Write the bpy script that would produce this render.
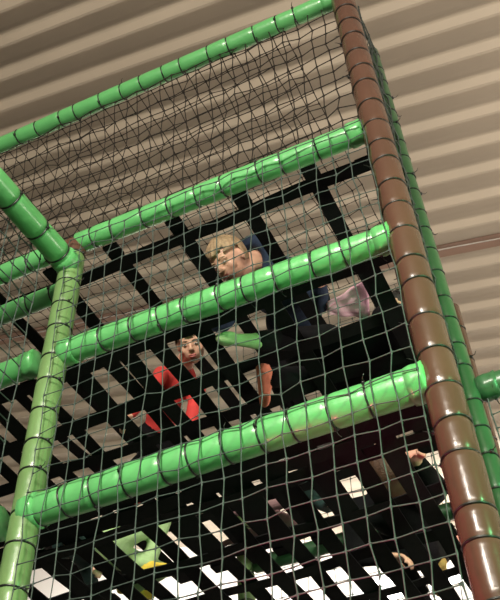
import bpy, bmesh, math, random
from mathutils import Vector, Matrix, Quaternion
random.seed(7)
for o in list(bpy.data.objects): bpy.data.objects.remove(o)
SC = bpy.context.scene
COL = SC.collection
EYE = 1.6                                     # height of the photographer's phone above the hall floor
def V(x, y, z): return Vector((x, y, z + EYE))   # distances measured from the phone

# ------------------------------------------------------------------ camera
cam_d = bpy.data.cameras.new('camera'); cam = bpy.data.objects.new('camera', cam_d); COL.objects.link(cam)
yaw, pitch, roll = -.4102, .7916, -.0529
fw = Vector((math.sin(yaw)*math.cos(pitch), math.cos(yaw)*math.cos(pitch), math.sin(pitch)))
rt = Vector((math.cos(yaw), -math.sin(yaw), 0)); up = rt.cross(fw)
r2 = rt*math.cos(roll) + up*math.sin(roll); u2 = -rt*math.sin(roll) + up*math.cos(roll)
cam.matrix_world = Matrix(((r2.x, u2.x, -fw.x, 0), (r2.y, u2.y, -fw.y, 0), (r2.z, u2.z, -fw.z, EYE), (0, 0, 0, 1)))
cam_d.sensor_fit = 'VERTICAL'; cam_d.sensor_height = 36; cam_d.lens = 913.6/600*36
cam_d.clip_start = .05
SC.camera = cam

# ------------------------------------------------------------------ world, lamps, exposure
w = bpy.data.worlds.new('hall_air'); SC.world = w; w.use_nodes = True
w.node_tree.nodes['Background'].inputs[0].default_value = (1, .95, .86, 1)
w.node_tree.nodes['Background'].inputs[1].default_value = .06
SC.view_settings.view_transform = 'Standard'; SC.view_settings.look = 'None'
SC.view_settings.exposure = 0.0; SC.view_settings.gamma = 1; SC.view_settings.use_curve_mapping = False
def area(name, loc, target, sx, sy, power, col=(1, .93, .82), spread=180):
    d = bpy.data.lights.new(name, 'AREA'); d.shape = 'RECTANGLE'; d.size = sx; d.size_y = sy; d.energy = power; d.color = col; d.spread = math.radians(spread)
    o = bpy.data.objects.new(name, d); COL.objects.link(o); o.location = loc
    o.rotation_euler = (Vector(target)-Vector(loc)).to_track_quat('-Z', 'Y').to_euler()
    return o
def spot(name, loc, target, power, col, ang=60, rad=.12):
    d = bpy.data.lights.new(name, 'SPOT'); d.energy = power; d.color = col; d.spot_size = math.radians(ang); d.spot_blend = .6; d.shadow_soft_size = rad
    o = bpy.data.objects.new(name, d); COL.objects.link(o); o.location = loc
    o.rotation_euler = (Vector(target)-Vector(loc)).to_track_quat('-Z', 'Y').to_euler()
    return o
area('hall_lamp_front', V(-.4, -1.9, 3.1), V(-1.0, 2.2, 1.7), .5, .9, 56, spread=95)
area('hall_lamp_low', V(1.0, -6.4, 3.5), V(0, 4.5, 5.4), 5.0, .4, 780, (1, .9, .76))
area('hall_lamp_far', V(-3.6, 7.6, 4.6), V(-3.6, 9.5, 5.1), 8.0, .6, 170, (1, .96, .9), 130)
area('hall_lamp_right', V(4.2, 4.0, 1.2), V(-.2, 6.5, 5.4), 3.0, .8, 300, (1, .88, .76))
area('party_lamp_green', V(1.1, 1.25, 1.4), V(-.3, 2.12, 1.7), .12, 1.4, 9, (.22, 1, .36), 75)
spot('party_lamp_red', V(-1.25, 1.82, .6), V(-.33, 2.1, 1.5), 75, (1, .10, .22), 56)

# ------------------------------------------------------------------ materials
def mat(name, col, rough=.5, var=.0, scale=8, bump=0, bscale=40, coat=0, metal=0, col2=None, sheen=0, spec=.5):
    m = bpy.data.materials.new(name); m.use_nodes = True
    nt = m.node_tree; b = nt.nodes['Principled BSDF']
    b.inputs['Base Color'].default_value = (*col, 1); b.inputs['Roughness'].default_value = rough
    b.inputs['Coat Weight'].default_value = coat; b.inputs['Coat Roughness'].default_value = .12; b.inputs['Metallic'].default_value = metal
    b.inputs['Sheen Weight'].default_value = sheen; b.inputs['Specular IOR Level'].default_value = spec
    tc = nt.nodes.new('ShaderNodeTexCoord')
    if var or col2:
        n = nt.nodes.new('ShaderNodeTexNoise'); n.inputs['Scale'].default_value = scale; n.inputs['Detail'].default_value = 4
        r = nt.nodes.new('ShaderNodeValToRGB'); r.color_ramp.elements[0].position = .3; r.color_ramp.elements[1].position = .7
        c2 = col2 or tuple(c*(1+var) for c in col)
        r.color_ramp.elements[0].color = (*(tuple(c*(1-var) for c in col)), 1); r.color_ramp.elements[1].color = (*c2, 1)
        nt.links.new(tc.outputs['Object'], n.inputs['Vector']); nt.links.new(n.outputs['Fac'], r.inputs['Fac']); nt.links.new(r.outputs['Color'], b.inputs['Base Color'])
    if bump:
        n = nt.nodes.new('ShaderNodeTexNoise'); n.inputs['Scale'].default_value = bscale; n.inputs['Detail'].default_value = 3
        bp = nt.nodes.new('ShaderNodeBump'); bp.inputs['Strength'].default_value = bump; bp.inputs['Distance'].default_value = .01
        nt.links.new(tc.outputs['Object'], n.inputs['Vector']); nt.links.new(n.outputs['Fac'], bp.inputs['Height']); nt.links.new(bp.outputs['Normal'], b.inputs['Normal'])
    return m
def emit(name, col, s):
    m = bpy.data.materials.new(name); m.use_nodes = True
    b = m.node_tree.nodes['Principled BSDF']; b.inputs['Emission Color'].default_value = (*col, 1); b.inputs['Emission Strength'].default_value = s
    b.inputs['Base Color'].default_value = (.8, .8, .8, 1)
    return m
M = dict(
    green=mat('green_vinyl', (.11, .40, .13), .36, .10, 5, .25, 22, .25),
    olive=mat('olive_vinyl', (.135, .24, .085), .36, .14, 6, .3, 24, .25),
    brown=mat('brown_vinyl', (.088, .042, .028), .27, .10, 5, .2, 20, .15),
    tie=mat('black_nylon', (.012, .014, .012), .35, .2, 30),
    darkcord=mat('dark_net_cord', (.022, .018, .014), .7, .3, 30, .4, 500, spec=.2),
    darkshadedgreen=mat('dark_shaded_green_vinyl', (.03, .10, .04), .4, .1, 5, .25, 22, .2),  # dark post's own colour; also paints shade onto the back and right rails
    blackhair=mat('black_hair', (.012, .009, .008), .5, .3, 60, .6, 160),
    mid=mat('dun_wall', (.30, .26, .21), .8, .05, 2),
    cord=mat('net_cord', (.05, .068, .061), .55, .3, 30, .4, 500, spec=.4),
    webbing=mat('black_webbing', (.0045, .0045, .005), .85, .2, 60, .3, 300, spec=.15),
    roof=mat('roof_sheet', (.50, .43, .34), .5, .05, 1.5, .05, 4),
    wall=mat('white_wall', (.82, .79, .75), .7, .03, 2, .05, 30),
    floor=mat('rubber_floor', (.13, .13, .14), .6, .2, 3, .1, 60),
    trim=mat('reddish_trim', (.36, .17, .12), .5, .1, 4),
    flash=mat('brown_flashing', (.30, .19, .14), .5, .1, 4),
    steel=mat('lamp_steel', (.6, .6, .6), .4, .05, 5),
    wire=mat('grey_wire', (.45, .42, .38), .5, .1, 30),
    glow=emit('lamp_glow', (1, .98, .94), 9),
    skin=mat('fair_skin', (.62, .36, .25), .5, .06, 20, .05, 200),
    lip=mat('lip_skin', (.48, .14, .12), .45, .06, 60),
    eyew=mat('eye_white', (.5, .48, .45), .3, .02, 50), iris=mat('dark_iris', (.03, .02, .015), .15, .1, 80),
    blond=mat('dark_blond_hair', (.34, .24, .14), .5, .3, 60, .6, 160),
    brunette=mat('brown_hair', (.07, .035, .018), .5, .3, 60, .6, 160),
    blackcloth=mat('black_cloth', (.006, .006, .007), .9, .2, 40, .3, 200, spec=.1),
    navy=mat('navy_cloth', (.022, .035, .065), .85, .25, 30, .4, 160, spec=.2),
    redcloth=mat('red_cloth', (.60, .045, .04), .8, .12, 30, .3, 160),
    palegreen=mat('pale_green_cloth', (.34, .50, .24), .8, .12, 30, .3, 160),
    pink=mat('pink_cloth', (.88, .50, .64), .8, .06, 30, .3, 160),
    coral=mat('coral_lit_cloth', (.90, .30, .18), .8, .12, 30, .3, 160),  # coloured lamp light on one foot, put into the cloth colour
    yellow=mat('yellow_cloth', (.70, .52, .06), .8, .12, 30, .3, 160),
    mauve=mat('mauve_cloth', (.30, .17, .18), .8, .12, 30, .3, 160),
    teal=mat('dark_teal_cloth', (.02, .055, .05), .8, .2, 30, .3, 160),
    ochre=mat('ochre_cloth', (.42, .26, .07), .8, .15, 30, .3, 160),
)

# ------------------------------------------------------------------ helpers
def obj(name, bm, m, parent=None, smooth=True):
    me = bpy.data.meshes.new(name)
    if isinstance(bm, bmesh.types.BMesh):
        bm.normal_update(); bm.to_mesh(me); bm.free()
    else: me = bm
    for mm in (m if isinstance(m, (list, tuple)) else [m]): me.materials.append(mm)
    if smooth:
        for p in me.polygons: p.use_smooth = True
    o = bpy.data.objects.new(name, me); COL.objects.link(o)
    if parent: o.parent = parent
    return o
def tag(o, label, cat, group=None):
    o['label'] = label; o['category'] = cat
    if group: o['group'] = group
    return o
def struct(name, bm, m, smooth=False):
    o = obj(name, bm, m, smooth=smooth); o['kind'] = 'structure'; return o
def thing(name, label, cat, loc=(0, 0, 0), group=None, rot=None):
    o = bpy.data.objects.new(name, None); COL.objects.link(o); o.location = loc; o.empty_display_size = .1
    if rot is not None: o.rotation_mode = 'QUATERNION'; o.rotation_quaternion = rot
    return tag(o, label, cat, group)
def frame(d):
    d = d.normalized(); a = Vector((0, 0, 1)) if abs(d.z) < .9 else Vector((1, 0, 0))
    u = d.cross(a).normalized(); return d, u, d.cross(u)
def tube(bm, pts, rad, seg=6, caps=True):
    n = len(pts); rings = []
    for i, p in enumerate(pts):
        t = (pts[min(i+1, n-1)]-pts[max(i-1, 0)]); _, u, v = frame(t)
        r = rad[i] if isinstance(rad, (list, tuple)) else rad
        rings.append([bm.verts.new(p+u*(r*math.cos(2*math.pi*k/seg))+v*(r*math.sin(2*math.pi*k/seg))) for k in range(seg)])
    for a, b in zip(rings, rings[1:]):
        for k in range(seg): bm.faces.new((a[k], a[(k+1) % seg], b[(k+1) % seg], b[k]))
    if caps: bm.faces.new(rings[0][::-1]); bm.faces.new(rings[-1])
def box(bm, lo, hi):
    g = bmesh.ops.create_cube(bm, size=1)['verts']
    for v in g: v.co = Vector([lo[i]+(v.co[i]+.5)*(hi[i]-lo[i]) for i in range(3)])
    return g

# ------------------------------------------------------------------ the hall
X0, X1, Y0, Y1 = -16, 7.5, -7, 9.5
nr = Vector((.22704, .08501, .97017)); dr = Vector((.97381, -.01340, -.22696)); er = Vector((-.00630, .99629, -.08583))
R0 = V(0, 3.6, 5.7)
prof = []                                   # (distance across the ribs, depth below the sheet's upper level)
def rib(edge, start):
    prof.extend([(edge-.125, .0), (edge-.10, .003), (edge-.08, .009), (edge-.064, .018), (edge-.018, .056), (edge, .058)]); prof.append((edge+.016, 0))
edges = [-1.15+.2445*k for k in range(-42, 12)] + [1.978+.243*k for k in range(0, 22)]
for a, b in zip([edges[0]-.2445]+edges, edges): rib(b, a)
bm = bmesh.new(); L = []
for s in (-17, 8.5):
    L.append([bm.verts.new(R0 + dr*s + er*c - nr*h) for c, h in prof])
for i in range(len(prof)-1): bm.faces.new((L[0][i], L[0][i+1], L[1][i+1], L[1][i]))
roof = struct('ceiling', bm, M['roof'])
sol = roof.modifiers.new('sheet', 'SOLIDIFY'); sol.thickness = .004; sol.offset = -1
bm = bmesh.new(); tube(bm, [R0+dr*s+er*(1.725+.012*math.sin(s*2.1))-nr*.045 for s in [x*.4-12 for x in range(50)]], .006, 5)
tag(obj('ceiling_cable', bm, M['wire']), 'thin pale cable running along the ceiling ribs right of the brown post', 'cable')
bm = bmesh.new(); box(bm, (X0, Y0, -.1), (X1, Y1, 0)); struct('floor', bm, M['floor'])
def roofz(x, y): return R0.z - (nr.x*(x-R0.x)+nr.y*(y-R0.y))/nr.z
def wall(name, x0, y0, x1, y1, t, m='mid'):
    bm = bmesh.new(); a, b = Vector((x0, y0, 0)), Vector((x1, y1, 0)); d = (b-a).normalized(); n = Vector((d.y, -d.x, 0))*t
    q = []
    for p in (a, b, b+n, a+n): q.append(bm.verts.new(p)); 
    tq = [bm.verts.new((p.co.x, p.co.y, roofz(p.co.x, p.co.y)+.0)) for p in q]
    bm.faces.new(q[::-1]); bm.faces.new(tq)
    for i in range(4): bm.faces.new((q[i], q[(i+1) % 4], tq[(i+1) % 4], tq[i]))
    bmesh.ops.recalc_face_normals(bm, faces=bm.faces)
    struct(name, bm, M[m])
wall('wall_back', X1, Y1, X0, Y1, .15, 'wall'); wall('wall_left', X0, Y1, X0, Y0, .15)
wall('wall_right', X1, Y0, X1, Y1, .15); wall('wall_front', X0, Y0, X1, Y0, .15)
bm = bmesh.new()                              # reddish trim under the eave of the back wall
v = []
for x in (-3.1, X1):
    for y, dz in ((Y1-.001, -.06), (Y1-.05, -.06), (Y1-.05, -.30), (Y1-.001, -.30)): v.append(bm.verts.new((x, y, roofz(x, Y1)+dz)))
for i in range(4): bm.faces.new((v[i], v[(i+1) % 4], v[4+(i+1) % 4], v[4+i]))
bm.faces.new(v[:4][::-1]); bm.faces.new(v[4:]); struct('trim_1', bm, M['trim'])

bm = bmesh.new(); v = []                     # reddish flashing where two roof sheets lap
for sx in (-12, 8.4):
    for c, h in ((1.70, .004), (1.83, .004), (1.83, .010), (1.70, .010)): v.append(bm.verts.new(R0+dr*sx+er*c-nr*h))
for i in range(4): bm.faces.new((v[i], v[(i+1) % 4], v[4+(i+1) % 4], v[4+i]))
bm.faces.new(v[:4][::-1]); bm.faces.new(v[4:]); bmesh.ops.recalc_face_normals(bm, faces=bm.faces); struct('trim_2', bm, M['flash'])

# strip lamps near the back wall
def strip_lamp(x, y, z, L, label):
    t = thing('strip_lamp', label, 'ceiling lamp', V(x, y, z), 'bright lamps by the back wall')
    bm = bmesh.new(); box(bm, (-L/2, -.09, 0), (L/2, .09, .06)); 
    bmesh.ops.bevel(bm, geom=bm.edges[:], offset=.01, segments=2); obj('lamp_housing', bm, M['steel'], t, False)
    bm = bmesh.new(); box(bm, (-L/2+.02, -.075, -.035), (L/2-.02, .075, -.001)); bmesh.ops.bevel(bm, geom=bm.edges[:], offset=.014, segments=2)
    obj('diffuser', bm, M['glow'], t, False)
    for sx in (-.3, .3):
        bm = bmesh.new(); tube(bm, [Vector((sx*L, 0, .055)), Vector((sx*L, 0, roofz(x+sx*L, y)-EYE-z+.02))], .008, 6); obj('hanger', bm, M['steel'], t)
strip_lamp(-2.45, 9.1, 4.93, .62, 'bright strip lamp left of the brown post, the higher of two side by side')
strip_lamp(-2.45, 9.1-.35, 4.62, .68, 'bright strip lamp left of the brown post, the lower of two side by side')
strip_lamp(-1.72, 9.0, 4.74, .55, 'bright strip lamp glimpsed right beside the lower brown post')

# ------------------------------------------------------------------ padded tubes
tie_cache = {}
def tie_mesh(r):
    k = round(r, 4)
    if k not in tie_cache:
        bm = bmesh.new(); n = 26
        tube(bm, [Vector((r*math.cos(2*math.pi*i/n), r*math.sin(2*math.pi*i/n), 0)) for i in range(n+1)], .0036, 6, False)
        g = box(bm, (r-.002, -.005, -.005), (r+.008, .005, .005))
        tube(bm, [Vector((r+.006, 0, 0)), Vector((r+.020, .006, .004)), Vector((r+.030, .004, .012))], [.002, .0016, .001], 5)
        me = bpy.data.meshes.new('cable_tie'); bm.normal_update(); bm.to_mesh(me); bm.free(); me.materials.append(M['tie'])
        for p in me.polygons: p.use_smooth = True
        tie_cache[k] = me
    return tie_cache[k]
def pad(name, label, cat, A, B, r, m, step=.125, group=None, ends=(0, 0), cap=None, tail=None):
    d = B-A; Ln = d.length; q = d.to_track_quat('Z', 'Y')
    t = thing(name, label, cat, A, group, q)
    n = max(2, round(Ln/step)); zs = [0]
    cuts = sorted(min(max((i+.5+random.uniform(-.16, .16))*Ln/n, .03), Ln-.03) for i in range(n))
    bm = bmesh.new(); rows = []
    P = [(0, .0), (0, r*.9), (.006, r)]
    for i, c in enumerate(cuts):
        a = P[-1][0]
        s = 1+random.uniform(-.03, .03)
        P += [(c-.024, r*s), (c-.009, r*.985*s), (c-.002, r*.93), (c+.002, r*.93), (c+.009, r*.985), (c+.024, r)]
    P = sorted(P, key=lambda p: p[0]); P += [(Ln-.006, r), (Ln, r*.9), (Ln, 0)]
    seg = 24; prev = None
    for z, rr in P:
        if rr == 0: ring = [bm.verts.new((0, 0, z))]
        else: ring = [bm.verts.new((rr*math.cos(2*math.pi*k/seg), rr*math.sin(2*math.pi*k/seg), z)) for k in range(seg)]
        if prev:
            for k in range(seg):
                k2 = (k+1) % seg
                if len(prev) == 1: bm.faces.new((prev[0], ring[k2], ring[k]))
                elif len(ring) == 1: bm.faces.new((prev[k], prev[k2], ring[0]))
                else: bm.faces.new((prev[k], prev[k2], ring[k2], ring[k]))
        prev = ring
    obj('foam_pad', bm, m, t)
    tm = tie_mesh(r*.96)
    for c in cuts:
        o = bpy.data.objects.new('cable_tie', tm); COL.objects.link(o); o.parent = t; o.location = (0, 0, c)
        o.rotation_euler = (random.uniform(-.08, .08), random.uniform(-.08, .08), random.uniform(0, 6.28) if tail is None else tail+random.uniform(-.7, .7))
    for z, on in ((.035, ends[0]), (Ln-.035, ends[1])):
        if on:                                  # gathered vinyl collar at the joint
            bm = bmesh.new(); s2 = 28; rr = []
            for j, (dz, k) in enumerate(((-.032, .84), (-.026, 1.06), (-.006, 1.1), (.012, 1.05), (.03, 1.12), (.034, .84))):
                rr.append([bm.verts.new((r*k*(1+.035*math.sin(i*7*2*math.pi/s2+j))*math.cos(2*math.pi*i/s2), r*k*(1+.035*math.sin(i*7*2*math.pi/s2+j))*math.sin(2*math.pi*i/s2), z+dz)) for i in range(s2)])
            for a, b in zip(rr, rr[1:]):
                for i in range(s2): bm.faces.new((a[i], a[(i+1) % s2], b[(i+1) % s2], b[i]))
            obj('joint_collar', bm, m, t)
    if cap:
        bm = bmesh.new(); bmesh.ops.create_uvsphere(bm, u_segments=24, v_segments=12, radius=r*1.06)
        for v in bm.verts: v.co.z = (v.co.z*.75 if v.co.z > 0 else v.co.z*2.6) + Ln
        c = obj('end_cap', bm, cap, t); c['label'] = 'rounded brown cap'
    return t
H1, H2, H3, H4, H5 = 4.15, 3.03, 2.385, 1.715, .45
XR, XL, YF, YB = -.333, -1.765, 2.1, 3.9
pad('corner_post', 'thick red brown padded post rising full height at the right corner', 'post', V(-.285, YF, -EYE), V(-.352, YF, 4.42), .0555, M['brown'], .135, tail=-1.7)
pad('corner_post', 'olive green padded post at the left where the slanting side rail ends', 'post', V(-1.86, YF, -EYE), V(-1.735, YF, 3.03), .051, M['olive'], .14, cap=M['brown'], tail=-1.6)
pad('inner_post', 'dark green padded post close behind the red brown post', 'post', V(-.245, 2.40, -EYE), V(-.322, 2.40, 4.05), .036, M['darkshadedgreen'], .12)
pad('inner_post', 'short reddish post end beyond the dark green post', 'post', V(-.315, 2.8, -EYE), V(-.32, 2.8, 2.62), .034, M['brown'], .2)
for x, n, zt in ((-1.8, 'left', 3.08), (-.555, 'right', 4.22)):
    pad('rear_post', f'rear padded post at the {n} back corner behind the webbing', 'post', V(x, YB, -EYE), V(x, YB, zt), .045, M['olive'], .2)
G = 'green padded rails on the netted front'
pad('padded_rail', 'topmost green padded rail crossing the upper left against the ceiling', 'rail', V(-3.3, YF, 4.24), V(-.385, YF, 4.13), .044, M['green'], .125, G, (0, 1))
pad('padded_rail', 'green padded front rail second from the top, above the webbing', 'rail', V(-1.715, YF, 3.05), V(-.385, YF, 3.02), .048, M['green'], .13, G, (0, 1))
pad('padded_rail', 'green padded front rail third from the top, below the face', 'rail', V(-1.72, YF, 2.40), V(-.365, YF, 2.37), .050, M['green'], .125, G, (1, 1))
pad('padded_rail', 'lowest and thickest green padded front rail in view', 'rail', V(-1.78, YF, 1.70), V(-.355, YF, 1.72), .056, M['green'], .12, G, (1, 1))
pad('padded_rail', 'green padded front rail below the frame of view', 'rail', V(-1.80, YF, H5), V(-.335, YF, H5), .046, M['green'], .13, G)
pad('side_rail', 'green padded side rail slanting down from the upper left edge to the olive post', 'rail', V(-1.80, .55, 2.96), V(-1.735, 2.085, 2.90), .054, M['green'], .15, None, (0, 1))
G2 = 'green padded rails left of the olive post'
pad('padded_rail', 'upper of two short green rails left of the olive post top', 'rail', V(-3.3, YF, 3.05), V(-1.80, YF, 3.055), .044, M['green'], .13, G2)
pad('padded_rail', 'lower of two short green rails left of the olive post top', 'rail', V(-3.3, 2.22, 2.93), V(-1.86, 2.22, 2.93), .044, M['green'], .13, G2)
pad('padded_rail', 'green rail meeting the olive post from the left at mid height', 'rail', V(-3.3, YF, 2.40), V(-1.83, YF, 2.405), .050, M['green'], .13, G2, (0, 1))
pad('padded_rail', 'green rail stub meeting the olive post from the left, lowest', 'rail', V(-3.3, YF, 1.70), V(-1.87, YF, 1.70), .056, M['green'], .13, G2, (0, 1))
pad('padded_rail', 'green padded rail reaching the right picture edge beside the brown post', 'rail', V(-.26, 2.42, 1.88), V(1.4, 2.42, 1.88), .042, M['darkshadedgreen'], .12, None, (1, 0))
G3 = 'green rails at the back of the frame'
for z, n in ((H3, 'middle'), (H2, 'upper'), (H4, 'lower')):
    pad('rear_rail', f'dark green {n} back rail glimpsed through the webbing', 'rail', V(-1.75, YB, z), V(-.60, YB, z), .042, M['darkshadedgreen'], .2, G3)

# ------------------------------------------------------------------ nets
def net(name, label, O, U, W, nu, nv, m, r=.0024, jit=.005, sag=None, skew=0):
    """square knotted mesh: nu cells along U, nv cells along W"""
    nrm = U.cross(W).normalized(); P = []
    for i in range(nu+1):
        row = []
        for j in range(nv+1):
            p = O+U*(i+skew*j)+W*j + U.normalized()*random.gauss(0, jit*.6)+W.normalized()*random.gauss(0, jit*.6)+nrm*random.gauss(0, jit*.6)
            if sag: p = p+sag(i/nu, j/nv)
            row.append(p)
        P.append(row)
    bm = bmesh.new()
    def cord(pts):
        q = []; rad = []
        for a, b in zip(pts, pts[1:]):
            q += [a, a.lerp(b, .14), a.lerp(b, .86)]; rad += [r*1.75, r, r]
        q.append(pts[-1]); rad.append(r*1.7); tube(bm, q, rad, 4)
    for i in range(nu+1): cord(P[i])
    for j in range(nv+1): cord([P[i][j] for i in range(nu+1)])
    return tag(obj(name, bm, m), label, 'net')
cu, cv = .071, .086
yn = YF-.064
net('safety_net', 'knotted net hanging over the three lower front rails', V(-1.72, yn, H5), Vector((cu, 0, 0)), Vector((0, 0, (3.0-H5)/30)), 19, 30, M['cord'], r=.0023, jit=.007)
net('safety_net', 'knotted net between the two upper front rails against the ceiling', V(-3.25, YF, 3.075), Vector((.068, 0, .0)), Vector((0, 0, 1.045/13)), 42, 13, M['darkcord'], r=.0028, jit=.008,
    sag=lambda a, b: Vector((0, .05*math.sin(a*math.pi)*math.sin(b*math.pi), -.012*a)))
net('safety_net', 'knotted roof net lying flat above the webbing decks', V(-3.25, YF+.03, 4.16), Vector((.068, 0, -.0015)), Vector((0, .076, 0)), 38, 23, M['darkcord'], r=.0025, jit=.008,
    sag=lambda a, b: Vector((0, 0, -.10*math.sin(a*math.pi)*math.sin(b*math.pi))))
net('safety_net', 'knotted side net hanging below the slanting side rail', V(-1.80, .6, .9), Vector((0, .072, 0)), Vector((0, 0, 2.05/24)), 19, 24, M['cord'], r=.003)
net('safety_net', 'dark side net between the brown post and the dark green post', V(-.30, YF+.05, H5), Vector((-.0, .05, 0)), Vector((0, 0, .0735)), 5, 49, M['cord'], r=.003, jit=.008)
net('safety_net', 'knotted net hanging below the rail at the right picture edge', V(-.24, 2.42, .5), Vector((.062, 0, 0)), Vector((0, 0, .058)), 26, 24, M['cord'])
net('safety_net', 'knotted back net behind the webbing decks', V(-1.78, YB+.05, .6), Vector((.074, 0, 0)), Vector((0, 0, .08)), 16, 43, M['cord'], r=.002)

# ------------------------------------------------------------------ webbing straps
ORD = ['first', 'second', 'third', 'fourth', 'fifth', 'sixth', 'seventh', 'eighth']
def strap(A, B, wv, label, group, phase, cells, sag):
    """flat webbing woven over and under its neighbours, hemmed at both ends"""
    root = thing('webbing_strap', label, 'strap', A.lerp(B, .5), group)
    n = cells*4; O = A.lerp(B, .5); bm = bmesh.new(); t = .0022; R = []
    for i in range(n+1):
        f = i/n; tw = math.sin(f*9+phase*2.3)*.10
        p = A.lerp(B, f)-O + Vector((0, 0, .006*math.cos(math.pi*f*cells+math.pi*phase) - sag*math.sin(math.pi*f)))
        h = wv*.5 + Vector((0, 0, wv.length*.5*tw))
        R.append([bm.verts.new(p-h-Vector((0, 0, t))), bm.verts.new(p+h-Vector((0, 0, t))), bm.verts.new(p+h+Vector((0, 0, t))), bm.verts.new(p-h+Vector((0, 0, t)))])
    for a, b in zip(R, R[1:]):
        for k in range(4): bm.faces.new((a[k], a[(k+1) % 4], b[(k+1) % 4], b[k]))
    bm.faces.new(R[0][::-1]); bm.faces.new(R[-1])
    obj('belt', bm, M['webbing'], root, False)
    d = (B-A).normalized()
    for sg, P in ((1, A), (-1, B)):               # doubled, stitched hem at each end
        bm = bmesh.new(); c = P-O; q = c+d*(sg*.07); k = Vector((0, 0, .005))
        vs = [bm.verts.new(p+wv*(.52*a)+k*b) for p in (c, q) for a, b in ((-1, -1), (1, -1), (1, 1), (-1, 1))]
        for f in ((0, 1, 2, 3), (7, 6, 5, 4), (0, 4, 5, 1), (1, 5, 6, 2), (2, 6, 7, 3), (3, 7, 4, 0)): bm.faces.new([vs[x] for x in f])
        obj('stitched_hem', bm, M['webbing'], root, False)
W_ = .066
ORD += ['ninth', 'tenth', 'eleventh', 'twelfth', 'thirteenth', 'fourteenth']
WEBS = (('upper', H2-.012, [-.65-.312*k for k in range(8)], [2.25, 2.62, 3.14, 3.45, 3.76]),
        ('middle', H3-.012, [-.49, -.87, -1.165, -1.35, -1.485, -1.56, -1.70, -1.91, -2.12, -2.34, -2.55], [2.17, 2.465, 2.70, 2.99, 3.33, 3.70]),
        ('lower', H4-.012, [-.56, -.68, -.80, -.93, -1.06, -1.19, -1.31, -1.455, -1.64, -1.73, -1.88, -2.06, -2.27, -2.5], [2.18, 2.255, 2.335, 2.63, 2.90, 3.20, 3.52, 3.76]))
for nm, z, xs, ys in WEBS:
    gx = f'front to back straps of the {nm} web'; gy = f'crosswise straps of the {nm} web'
    for k, x in enumerate(xs):
        strap(V(x, YF+.045, z), V(x, YB-.05, z), Vector((W_, 0, 0)), f'black webbing strap running front to back in the {nm} web, {ORD[k]} from the brown post', gx, k % 2, 5, .015)
    for k, y in enumerate(ys):
        xr = -.40 if y < 2.7 else -.52
        strap(V(-3.1, y, z), V(xr, y, z), Vector((0, W_, 0)), f'black webbing strap running crosswise in the {nm} web, {ORD[k]} from the front rail', gy, (k+1) % 2, 8, .015)
# padded black filler added to darken the middle web beside the brown post
t = thing('black_filler', 'added black padded filler on the middle web beside the red brown post', 'mat', V(-.66, 2.75, H3))
bm = bmesh.new(); box(bm, (-.2, -.24, .002), (.2, .24, .03)); bmesh.ops.bevel(bm, geom=bm.edges[:], offset=.012, segments=3); obj('filler_pad', bm, M['blackcloth'], t)
bm = bmesh.new()
for q in ((-.2, -.24), (.2, -.24), (.2, .24), (-.2, .24)):
    tube(bm, [Vector((q[0]*.95, q[1]*.95, .012+.0)), Vector((q[0]*1.1, q[1]*1.1, .0)), Vector((q[0]*1.05, q[1]*1.12, -.02))], .005, 6)
obj('lacing', bm, M['tie'], t)
# pink garment dropped on the upper web
bm = bmesh.new(); n = 16; G_ = []
for i in range(n+1):
    row = []
    for j in range(n+1):
        a, b = i/n-.5, j/n-.5
        row.append(bm.verts.new((a*.27*(1-.75*(j/n))+.04*b, b*.20, .012+.008*math.sin(a*11+b*5)*math.cos(b*9-a*4)+.004*math.sin(a*21))))
    G_.append(row)
for i in range(n):
    for j in range(n): bm.faces.new((G_[i][j], G_[i+1][j], G_[i+1][j+1], G_[i][j+1]))
o = obj('pink_garment', bm, M['pink']); o.location = V(-.80, 3.0, H2+.01); o.rotation_euler = (0, 0, 1.9)
tag(o, 'crumpled pink garment lying on the upper web right of the navy jacket', 'garment')
sm = o.modifiers.new('t', 'SOLIDIFY'); sm.thickness = .008

# ------------------------------------------------------------------ people
def conecap(bm, a, b, ra, rb, seg=14):
    d, u, v = frame(b-a) if (b-a).length > 1e-5 else (Vector((0, 0, 1)), Vector((1, 0, 0)), Vector((0, 1, 0)))
    rows = []
    for k in range(5): t = -math.pi/2+k*math.pi/8; rows.append((a+d*(ra*math.sin(t)), ra*math.cos(t)))
    for k in range(5): t = k*math.pi/8; rows.append((b+d*(rb*math.sin(t)), rb*math.cos(t)))
    prev = None
    for c, r in rows:
        if r < 1e-6: ring = [bm.verts.new(c)]
        else: ring = [bm.verts.new(c+u*(r*math.cos(2*math.pi*k/seg))+v*(r*math.sin(2*math.pi*k/seg))) for k in range(seg)]
        if prev:
            for k in range(seg):
                k2 = (k+1) % seg
                if len(prev) == 1: bm.faces.new((prev[0], ring[k2], ring[k]))
                elif len(ring) == 1: bm.faces.new((prev[k], prev[k2], ring[0]))
                else: bm.faces.new((prev[k], prev[k2], ring[k2], ring[k]))
        prev = ring
    
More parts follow.
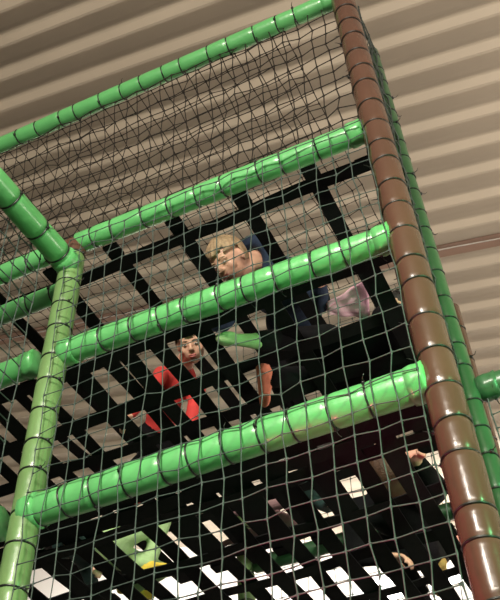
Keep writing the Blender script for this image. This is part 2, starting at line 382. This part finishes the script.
def ell(bm, c, ax, rad, seg=20):
    """ellipsoid with axes ax (3 vectors) and radii rad"""
    g = bmesh.ops.create_uvsphere(bm, u_segments=seg, v_segments=seg//2, radius=1)['verts']
    for v in g: p = v.co.copy(); v.co = c+ax[0]*(p.x*rad[0])+ax[1]*(p.y*rad[1])+ax[2]*(p.z*rad[2])
def fused(name, bm, m, parent, vox, smooth=3):
    """fuse overlapping volumes into one continuous skin"""
    me = bpy.data.meshes.new(name); bmesh.ops.recalc_face_normals(bm, faces=bm.faces); bm.to_mesh(me); bm.free()
    o = bpy.data.objects.new(name, me); COL.objects.link(o)
    r = o.modifiers.new('r', 'REMESH'); r.mode = 'VOXEL'; r.voxel_size = vox
    s = o.modifiers.new('s', 'SMOOTH'); s.factor = .5; s.iterations = smooth
    dg = bpy.context.evaluated_depsgraph_get(); nm = bpy.data.meshes.new_from_object(o.evaluated_get(dg))
    bpy.data.objects.remove(o)
    nm.name = name; nm.materials.clear()
    return obj(name, nm, m, parent)
def person(label, J, face, crown, s, hair, jacket, trousers, socks, hood=None, sleeve=True, legwear=True, extra=None, lips=True):
    """J: joints (hall coordinates); s: size (1 = adult); face / crown: where the face and the top of the head point"""
    Jv = {k: V(*p) for k, p in J.items()}
    O = Jv['pelvis'].copy(); root = thing('person', label, 'person', O, 'children climbing in the webbing')
    P = {k: p-O for k, p in Jv.items()}
    f = Vector(face).normalized(); c = Vector(crown); c = (c-f*c.dot(f)).normalized(); x = f.cross(c).normalized()
    hc = P['head']; hh = .115*s**.35 * (.98)            # half head height; children's heads are large for their size
    ax = (x, f, c)
    def hp(a, b, d): return hc+x*(a*hh)+f*(b*hh)+c*(d*hh)
    bm = bmesh.new()
    # head: cranium, jaw, cheeks, brow, nose, lips, ears
    ell(bm, hp(0, -.10, .18), ax, (.70*hh, .84*hh, .80*hh)); ell(bm, hp(0, .16, -.34), ax, (.54*hh, .56*hh, .60*hh))
    ell(bm, hp(0, .44, -.80), ax, (.20*hh, .20*hh, .17*hh), 12)
    for q in (-1, 1):
        ell(bm, hp(q*.34, .42, -.22), ax, (.24*hh, .22*hh, .24*hh), 12); ell(bm, hp(q*.27, .62, .17), ax, (.24*hh, .10*hh, .07*hh), 12)
        ell(bm, hp(q*.72, -.08, -.05), ax, (.07*hh, .17*hh, .24*hh), 12); ell(bm, hp(q*.10, .83, -.20), ax, (.085*hh, .09*hh, .07*hh), 10)
    conecap(bm, hp(0, .70, .10), hp(0, .90, -.17), .065*hh, .105*hh, 10)
    ell(bm, hp(0, .70, -.46), ax, (.22*hh, .10*hh, .055*hh), 12); ell(bm, hp(0, .68, -.56), ax, (.19*hh, .10*hh, .06*hh), 12)
    # neck, trunk, limbs
    conecap(bm, hp(0, -.12, -.35), P['neck'], .40*hh, .058*s+.008)
    ch, pe = P['chest'], P['pelvis']; wst = ch.lerp(pe, .55)
    sh = (P['shR']-P['shL']); up_ = (ch-pe).normalized(); shn = (sh-up_*sh.dot(up_)).normalized(); bk = shn.cross(up_)
    conecap(bm, P['neck'], ch, .058*s+.008, .10*s)
    def trunk(b, k): 
        ell(b, ch, (shn, up_, bk), (.165*s*k, .17*s*k, .11*s*k)); ell(b, wst, (shn, up_, bk), (.135*s*k, .16*s*k, .095*s*k)); ell(b, pe, (shn, up_, bk), (.155*s*k, .13*s*k, .115*s*k))
        conecap(b, ch, pe, .10*s*k, .10*s*k)
    trunk(bm, .93)
    def arm(b, S, k, hand=True):
        a, e, h = P['sh'+S], P['el'+S], P['ha'+S]
        conecap(b, ch.lerp(a, .45), a, .075*s*k, .058*s*k); conecap(b, a, e, .056*s*k, .042*s*k); conecap(b, e, h, .042*s*k, .028*s*k)
    def fingers(b, S):
        e, h = P['el'+S], P['ha'+S]; d, u, v = frame(h-e); 
        if abs(u.z) > abs(v.z): u, v = v, u             # v: out of the palm, downwards
        if v.z > 0: v = -v
        hs = s**.6; pc = h+d*(.045*hs)
        ell(b, pc, (u, d, v), (.036*hs, .048*hs, .015*hs), 14)
        for i, (off, ln) in enumerate(((-.027, .058), (-.009, .068), (.009, .063), (.026, .048))):
            p0 = pc+u*(off*hs)+d*(.036*hs); p1 = p0+(d*.86+v*.35)*(ln*.5*hs); p2 = p1+(d*.5+v*.85)*(ln*.32*hs); p3 = p2+(v*.9-d*.1)*(ln*.25*hs)
            conecap(b, p0, p1, .0085*hs, .008*hs, 8); conecap(b, p1, p2, .008*hs, .0072*hs, 8); conecap(b, p2, p3, .0072*hs, .0062*hs, 8)
        t0 = h+u*(-.024*hs)+d*(.018*hs); t1 = t0+(u*-.6+d*.7+v*.3)*(.034*hs); t2 = t1+(u*-.1+d*.8+v*.5)*(.028*hs)
        conecap(b, t0, t1, .011*hs, .0095*hs, 8); conecap(b, t1, t2, .0095*hs, .0075*hs, 8)
    def leg(b, S, k, foot=False):
        hip, kn, an, to = P['hip'+S], P['kn'+S], P['an'+S], P['to'+S]
        conecap(b, hip, kn, .088*s*k, .060*s*k); conecap(b, kn, an, .060*s*k, .040*s*k)
        kf = kn.lerp(an, .3); conecap(b, kf, kf.lerp(an, .2), .060*s*k, .055*s*k)
    def foot(b, S, k):
        an, to, kn = P['an'+S], P['to'+S], P['kn'+S]; d = (to-an).normalized(); hl = an-d*(.05*s)+(an-kn).normalized()*(.035*s)
        conecap(b, an, hl, .038*s*k, .036*s*k); conecap(b, hl, to, .034*s*k, .024*s*k); conecap(b, an, to, .037*s*k, .02*s*k)
        _, u, v = frame(d); side = d.cross((an-kn).normalized()).normalized()
        ell(b, to.lerp(an, .22), (side, d, side.cross(d)), (.043*s*k, .06*s*k, .021*s*k), 14)
    for S in 'LR':
        arm(bm, S, .92); fingers(bm, S); leg(bm, S, .92); foot(bm, S, .92)
    fused('body', bm, M['skin'], root, .0065, 2)
    # face details
    for q in (-1, 1):
        b = bmesh.new(); ell(b, hp(q*.27, .655, .04), ax, (.10*hh, .06*hh, .036*hh), 14); ey = obj('eye', b, M['eyew'], root)
        b = bmesh.new(); ell(b, hp(q*.27, .698, .035), ax, (.045*hh, .025*hh, .034*hh), 12); obj('iris', b, M['iris'], ey)
        b = bmesh.new(); tube(b, [hp(q*.12, .73, .21), hp(q*.28, .73, .26), hp(q*.44, .64, .21)], [.014*hh, .02*hh, .01*hh], 6); obj('eyebrow', b, M[hair], root)
    b = bmesh.new(); ell(b, hp(0, .755, -.465), ax, (.21*hh, .07*hh, .045*hh), 14); ell(b, hp(0, .735, -.55), ax, (.18*hh, .075*hh, .05*hh), 14); obj('lips', b, M['lip'], root)
    # hair: a shell round the cranium, open over the face, with strands combed from the crown
    b = bmesh.new(); g = bmesh.ops.create_uvsphere(b, u_segments=64, v_segments=32, radius=1)['verts']
    kill = []
    for v in g:
        p = v.co.copy(); a = math.atan2(p.x, p.y)
        cut = .34-.14*math.cos(3*a)*max(0, p.y) if p.y > .05 else -.62
        if p.y > .05 and abs(p.x) > .6: cut = .1
        if p.z < cut: kill.append(v); continue
        k = 1+.025*math.sin(a*17+p.z*5)+.015*math.sin(a*41)
        v.co = hp(p.x*.78*k, -.10+p.y*.93*k, .18+p.z*.92*k)
    bmesh.ops.delete(b, geom=kill, context='VERTS')
    o = obj('hair', b, M[hair], root); sm = o.modifiers.new('t', 'SOLIDIFY'); sm.thickness = .055*hh; sm.offset = 0
    # clothes
    if jacket:
        b = bmesh.new(); ell(b, ch, (shn, up_, bk), (.175*s, .18*s, .122*s)); ell(b, wst, (shn, up_, bk), (.15*s, .165*s, .112*s)); conecap(b, ch, wst.lerp(pe, .6), .112*s, .115*s)
        conecap(b, ch, P['neck'].lerp(ch, .25), .11*s, .066*s+.008)
        for S in 'LR':
            a, e, h = P['sh'+S], P['el'+S], P['ha'+S]; conecap(b, ch.lerp(a, .45), a, .083*s, .068*s); conecap(b, a, e if sleeve else a.lerp(e, .6), .066*s, .053*s)
            if sleeve: conecap(b, e, e.lerp(h, .9), .053*s, .039*s)
        jk = fused('jacket', b, M[jacket], root, .011, 3)
    if hood:
        b = bmesh.new(); n = P['neck']; d, u, v = frame(hp(0, 0, 0)-n)
        for k in range(14): 
            a = 2*math.pi*k/14; a2 = 2*math.pi*(k+1)/14; rr = .085*s+.02
            conecap(b, n+u*(rr*math.cos(a))+v*(rr*math.sin(a))+d*.015, n+u*(rr*math.cos(a2))+v*(rr*math.sin(a2))+d*.015, .030*s+.01, .030*s+.01, 8)
        fused('hood', b, M[hood], jk, .010, 3)
    if trousers:
        b = bmesh.new(); ell(b, pe, (shn, up_, bk), (.168*s, .14*s, .128*s)); conecap(b, pe, wst, .115*s, .11*s)
        for S in 'LR':
            hip, kn, an = P['hip'+S], P['kn'+S], P['an'+S]; conecap(b, pe.lerp(hip, .5), hip, .10*s, .10*s); conecap(b, hip, kn if legwear else hip.lerp(kn, .55), .099*s, .071*s if legwear else .085*s)
            if legwear: conecap(b, kn, kn.lerp(an, .93), .071*s, .054*s)
        fused('trousers', b, M[trousers], root, .011, 3)
    for S, m in zip('LR', socks or ()):
        if m:
            b = bmesh.new(); foot(b, S, 1.06); conecap(b, P['an'+S], P['an'+S].lerp(P['kn'+S], .22), .042*s, .046*s); o = fused('sock', b, M[m], root, .006, 2); o['label'] = m.replace('cloth', '').replace('palegreen', 'pale green') + ' sock'
    return root

person('person in dark clothes with navy hood, crawling on the upper web, face looking down', dict(
    head=(-1.22, 2.58, 3.15), neck=(-1.13, 2.72, 3.23), chest=(-1.10, 2.96, 3.27), pelvis=(-1.20, 3.42, 3.30),
    shR=(-.97, 2.88, 3.27), shL=(-1.26, 2.86, 3.24), elR=(-.93, 2.98, 3.10), haR=(-.88, 2.84, 3.06), elL=(-1.42, 2.90, 3.12), haL=(-1.50, 2.80, 3.07),
    hipL=(-1.29, 3.45, 3.28), hipR=(-1.11, 3.45, 3.28), knL=(-1.30, 3.26, 3.07), knR=(-1.05, 3.26, 3.07), anL=(-1.36, 3.60, 3.07), anR=(-1.06, 3.62, 3.07), toL=(-1.38, 3.74, 3.06), toR=(-1.06, 3.76, 3.06)),
    (-.30, -.50, -.70), (-.15, -.6, .75), 1.0, 'blond', 'navy', 'blackcloth', ('blackcloth', 'blackcloth'), hood='navy')
person('child in red with brown hair on the middle web, head just below the third rail', dict(
    head=(-1.485, 2.72, 2.86), neck=(-1.57, 2.82, 2.88), chest=(-1.66, 2.89, 2.83), pelvis=(-1.86, 3.03, 2.66),
    shL=(-1.68, 2.78, 2.80), shR=(-1.59, 2.98, 2.82), elL=(-1.64, 2.67, 2.63), haL=(-1.72, 2.60, 2.44), elR=(-1.64, 2.99, 2.62), haR=(-1.55, 2.95, 2.44),
    hipL=(-1.90, 2.98, 2.62), hipR=(-1.84, 3.10, 2.62), knL=(-1.76, 2.87, 2.45), knR=(-1.68, 3.06, 2.45), anL=(-1.98, 2.97, 2.44), anR=(-1.92, 3.13, 2.44), toL=(-2.09, 2.97, 2.43), toR=(-2.03, 3.16, 2.43)),
    (.22, -.62, -.75), (.15, -.75, .6), .58, 'brunette', 'redcloth', 'blackcloth', ('redcloth', 'redcloth'))
person('child in black with one pale green and one coral-lit sock, on the middle web', dict(
    head=(-.505, 2.79, 2.65), neck=(-.55, 2.80, 2.62), chest=(-.62, 2.83, 2.59), pelvis=(-.76, 2.94, 2.60),
    shL=(-.60, 2.98, 2.57), shR=(-.58, 2.69, 2.59), elL=(-.54, 3.02, 2.48), haL=(-.60, 2.92, 2.44), elR=(-.52, 2.60, 2.50), haR=(-.50, 2.50, 2.45),
    hipR=(-.80, 2.84, 2.58), hipL=(-.82, 3.04, 2.58), knR=(-.78, 2.56, 2.46), knL=(-.90, 2.78, 2.46), anR=(-1.00, 2.33, 2.345), anL=(-1.055, 2.555, 2.36), toR=(-1.10, 2.235, 2.325), toL=(-1.108, 2.635, 2.31)),
    (.3, .8, .4), (.3, -.3, .9), .76, 'blackhair', 'blackcloth', 'blackcloth', ('coral', 'palegreen'))
person('child in pale green trousers with bent knee and yellow socks, lower left', dict(
    head=(-2.122, 2.747, 2.08), neck=(-2.05, 2.743, 2.02), chest=(-1.973, 2.723, 1.95), pelvis=(-1.752, 2.60, 1.83),
    shL=(-1.925, 2.64, 1.97), shR=(-2.02, 2.80, 1.94), elL=(-1.86, 2.58, 1.84), haL=(-1.80, 2.55, 1.76), elR=(-1.98, 2.82, 1.83), haR=(-1.93, 2.74, 1.76),
    hipL=(-1.725, 2.575, 1.84), hipR=(-1.765, 2.65, 1.82), knL=(-1.609, 2.724, 1.97), knR=(-1.66, 2.80, 1.80), anL=(-1.667, 2.722, 1.785), anR=(-1.80, 2.82, 1.77), toL=(-1.58, 2.70, 1.75), toR=(-1.74, 2.88, 1.75)),
    (.5, .3, .8), (-.8, .1, .4), .52, 'blackhair', 'teal', 'palegreen', ('yellow', 'yellow'), hood='teal')
person('child in mauve trousers and dark teal top crouching at the bottom centre', dict(
    head=(-1.21, 3.58, 2.66), neck=(-1.28, 3.63, 2.65), chest=(-1.38, 3.69, 2.62), pelvis=(-1.66, 3.70, 2.60),
    shL=(-1.36, 3.80, 2.60), shR=(-1.36, 3.59, 2.60), elL=(-1.26, 3.72, 2.48), haL=(-1.22, 3.64, 2.44), elR=(-1.28, 3.48, 2.48), haR=(-1.18, 3.49, 2.44),
    hipL=(-1.66, 3.76, 2.57), hipR=(-1.66, 3.62, 2.57), knL=(-1.46, 3.74, 2.46), knR=(-1.42, 3.54, 2.47), anL=(-1.74, 3.72, 2.45), anR=(-1.76, 3.48, 2.46), toL=(-1.84, 3.72, 2.44), toR=(-1.86, 3.46, 2.45)),
    (.4, .8, .3), (.3, -.3, .9), .58, 'blackhair', 'teal', 'mauve', ('mauve', 'mauve'), hood='teal')
person('child in black with brown hair climbing the lower web beside the brown post', dict(
    head=(-.71, 2.92, 2.02), neck=(-.74, 3.03, 2.03), chest=(-.76, 3.16, 2.01), pelvis=(-.80, 3.44, 2.0),
    shL=(-.92, 3.06, 1.98), shR=(-.60, 3.06, 1.98), elL=(-.97, 3.14, 1.84), haL=(-.84, 3.12, 1.79), elR=(-.56, 2.92, 1.90), haR=(-.565, 2.70, 1.88),
    hipL=(-.87, 3.46, 1.97), hipR=(-.73, 3.46, 1.97), knL=(-.85, 3.22, 1.83), knR=(-.71, 3.22, 1.83), anL=(-.83, 3.50, 1.81), anR=(-.715, 3.39, 1.79), toL=(-.82, 3.64, 1.79), toR=(-.67, 3.27, 1.785)),
    (.2, .7, .45), (.0, -.5, .8), .86, 'brunette', 'blackcloth', 'blackcloth', ('blackcloth', 'ochre'))
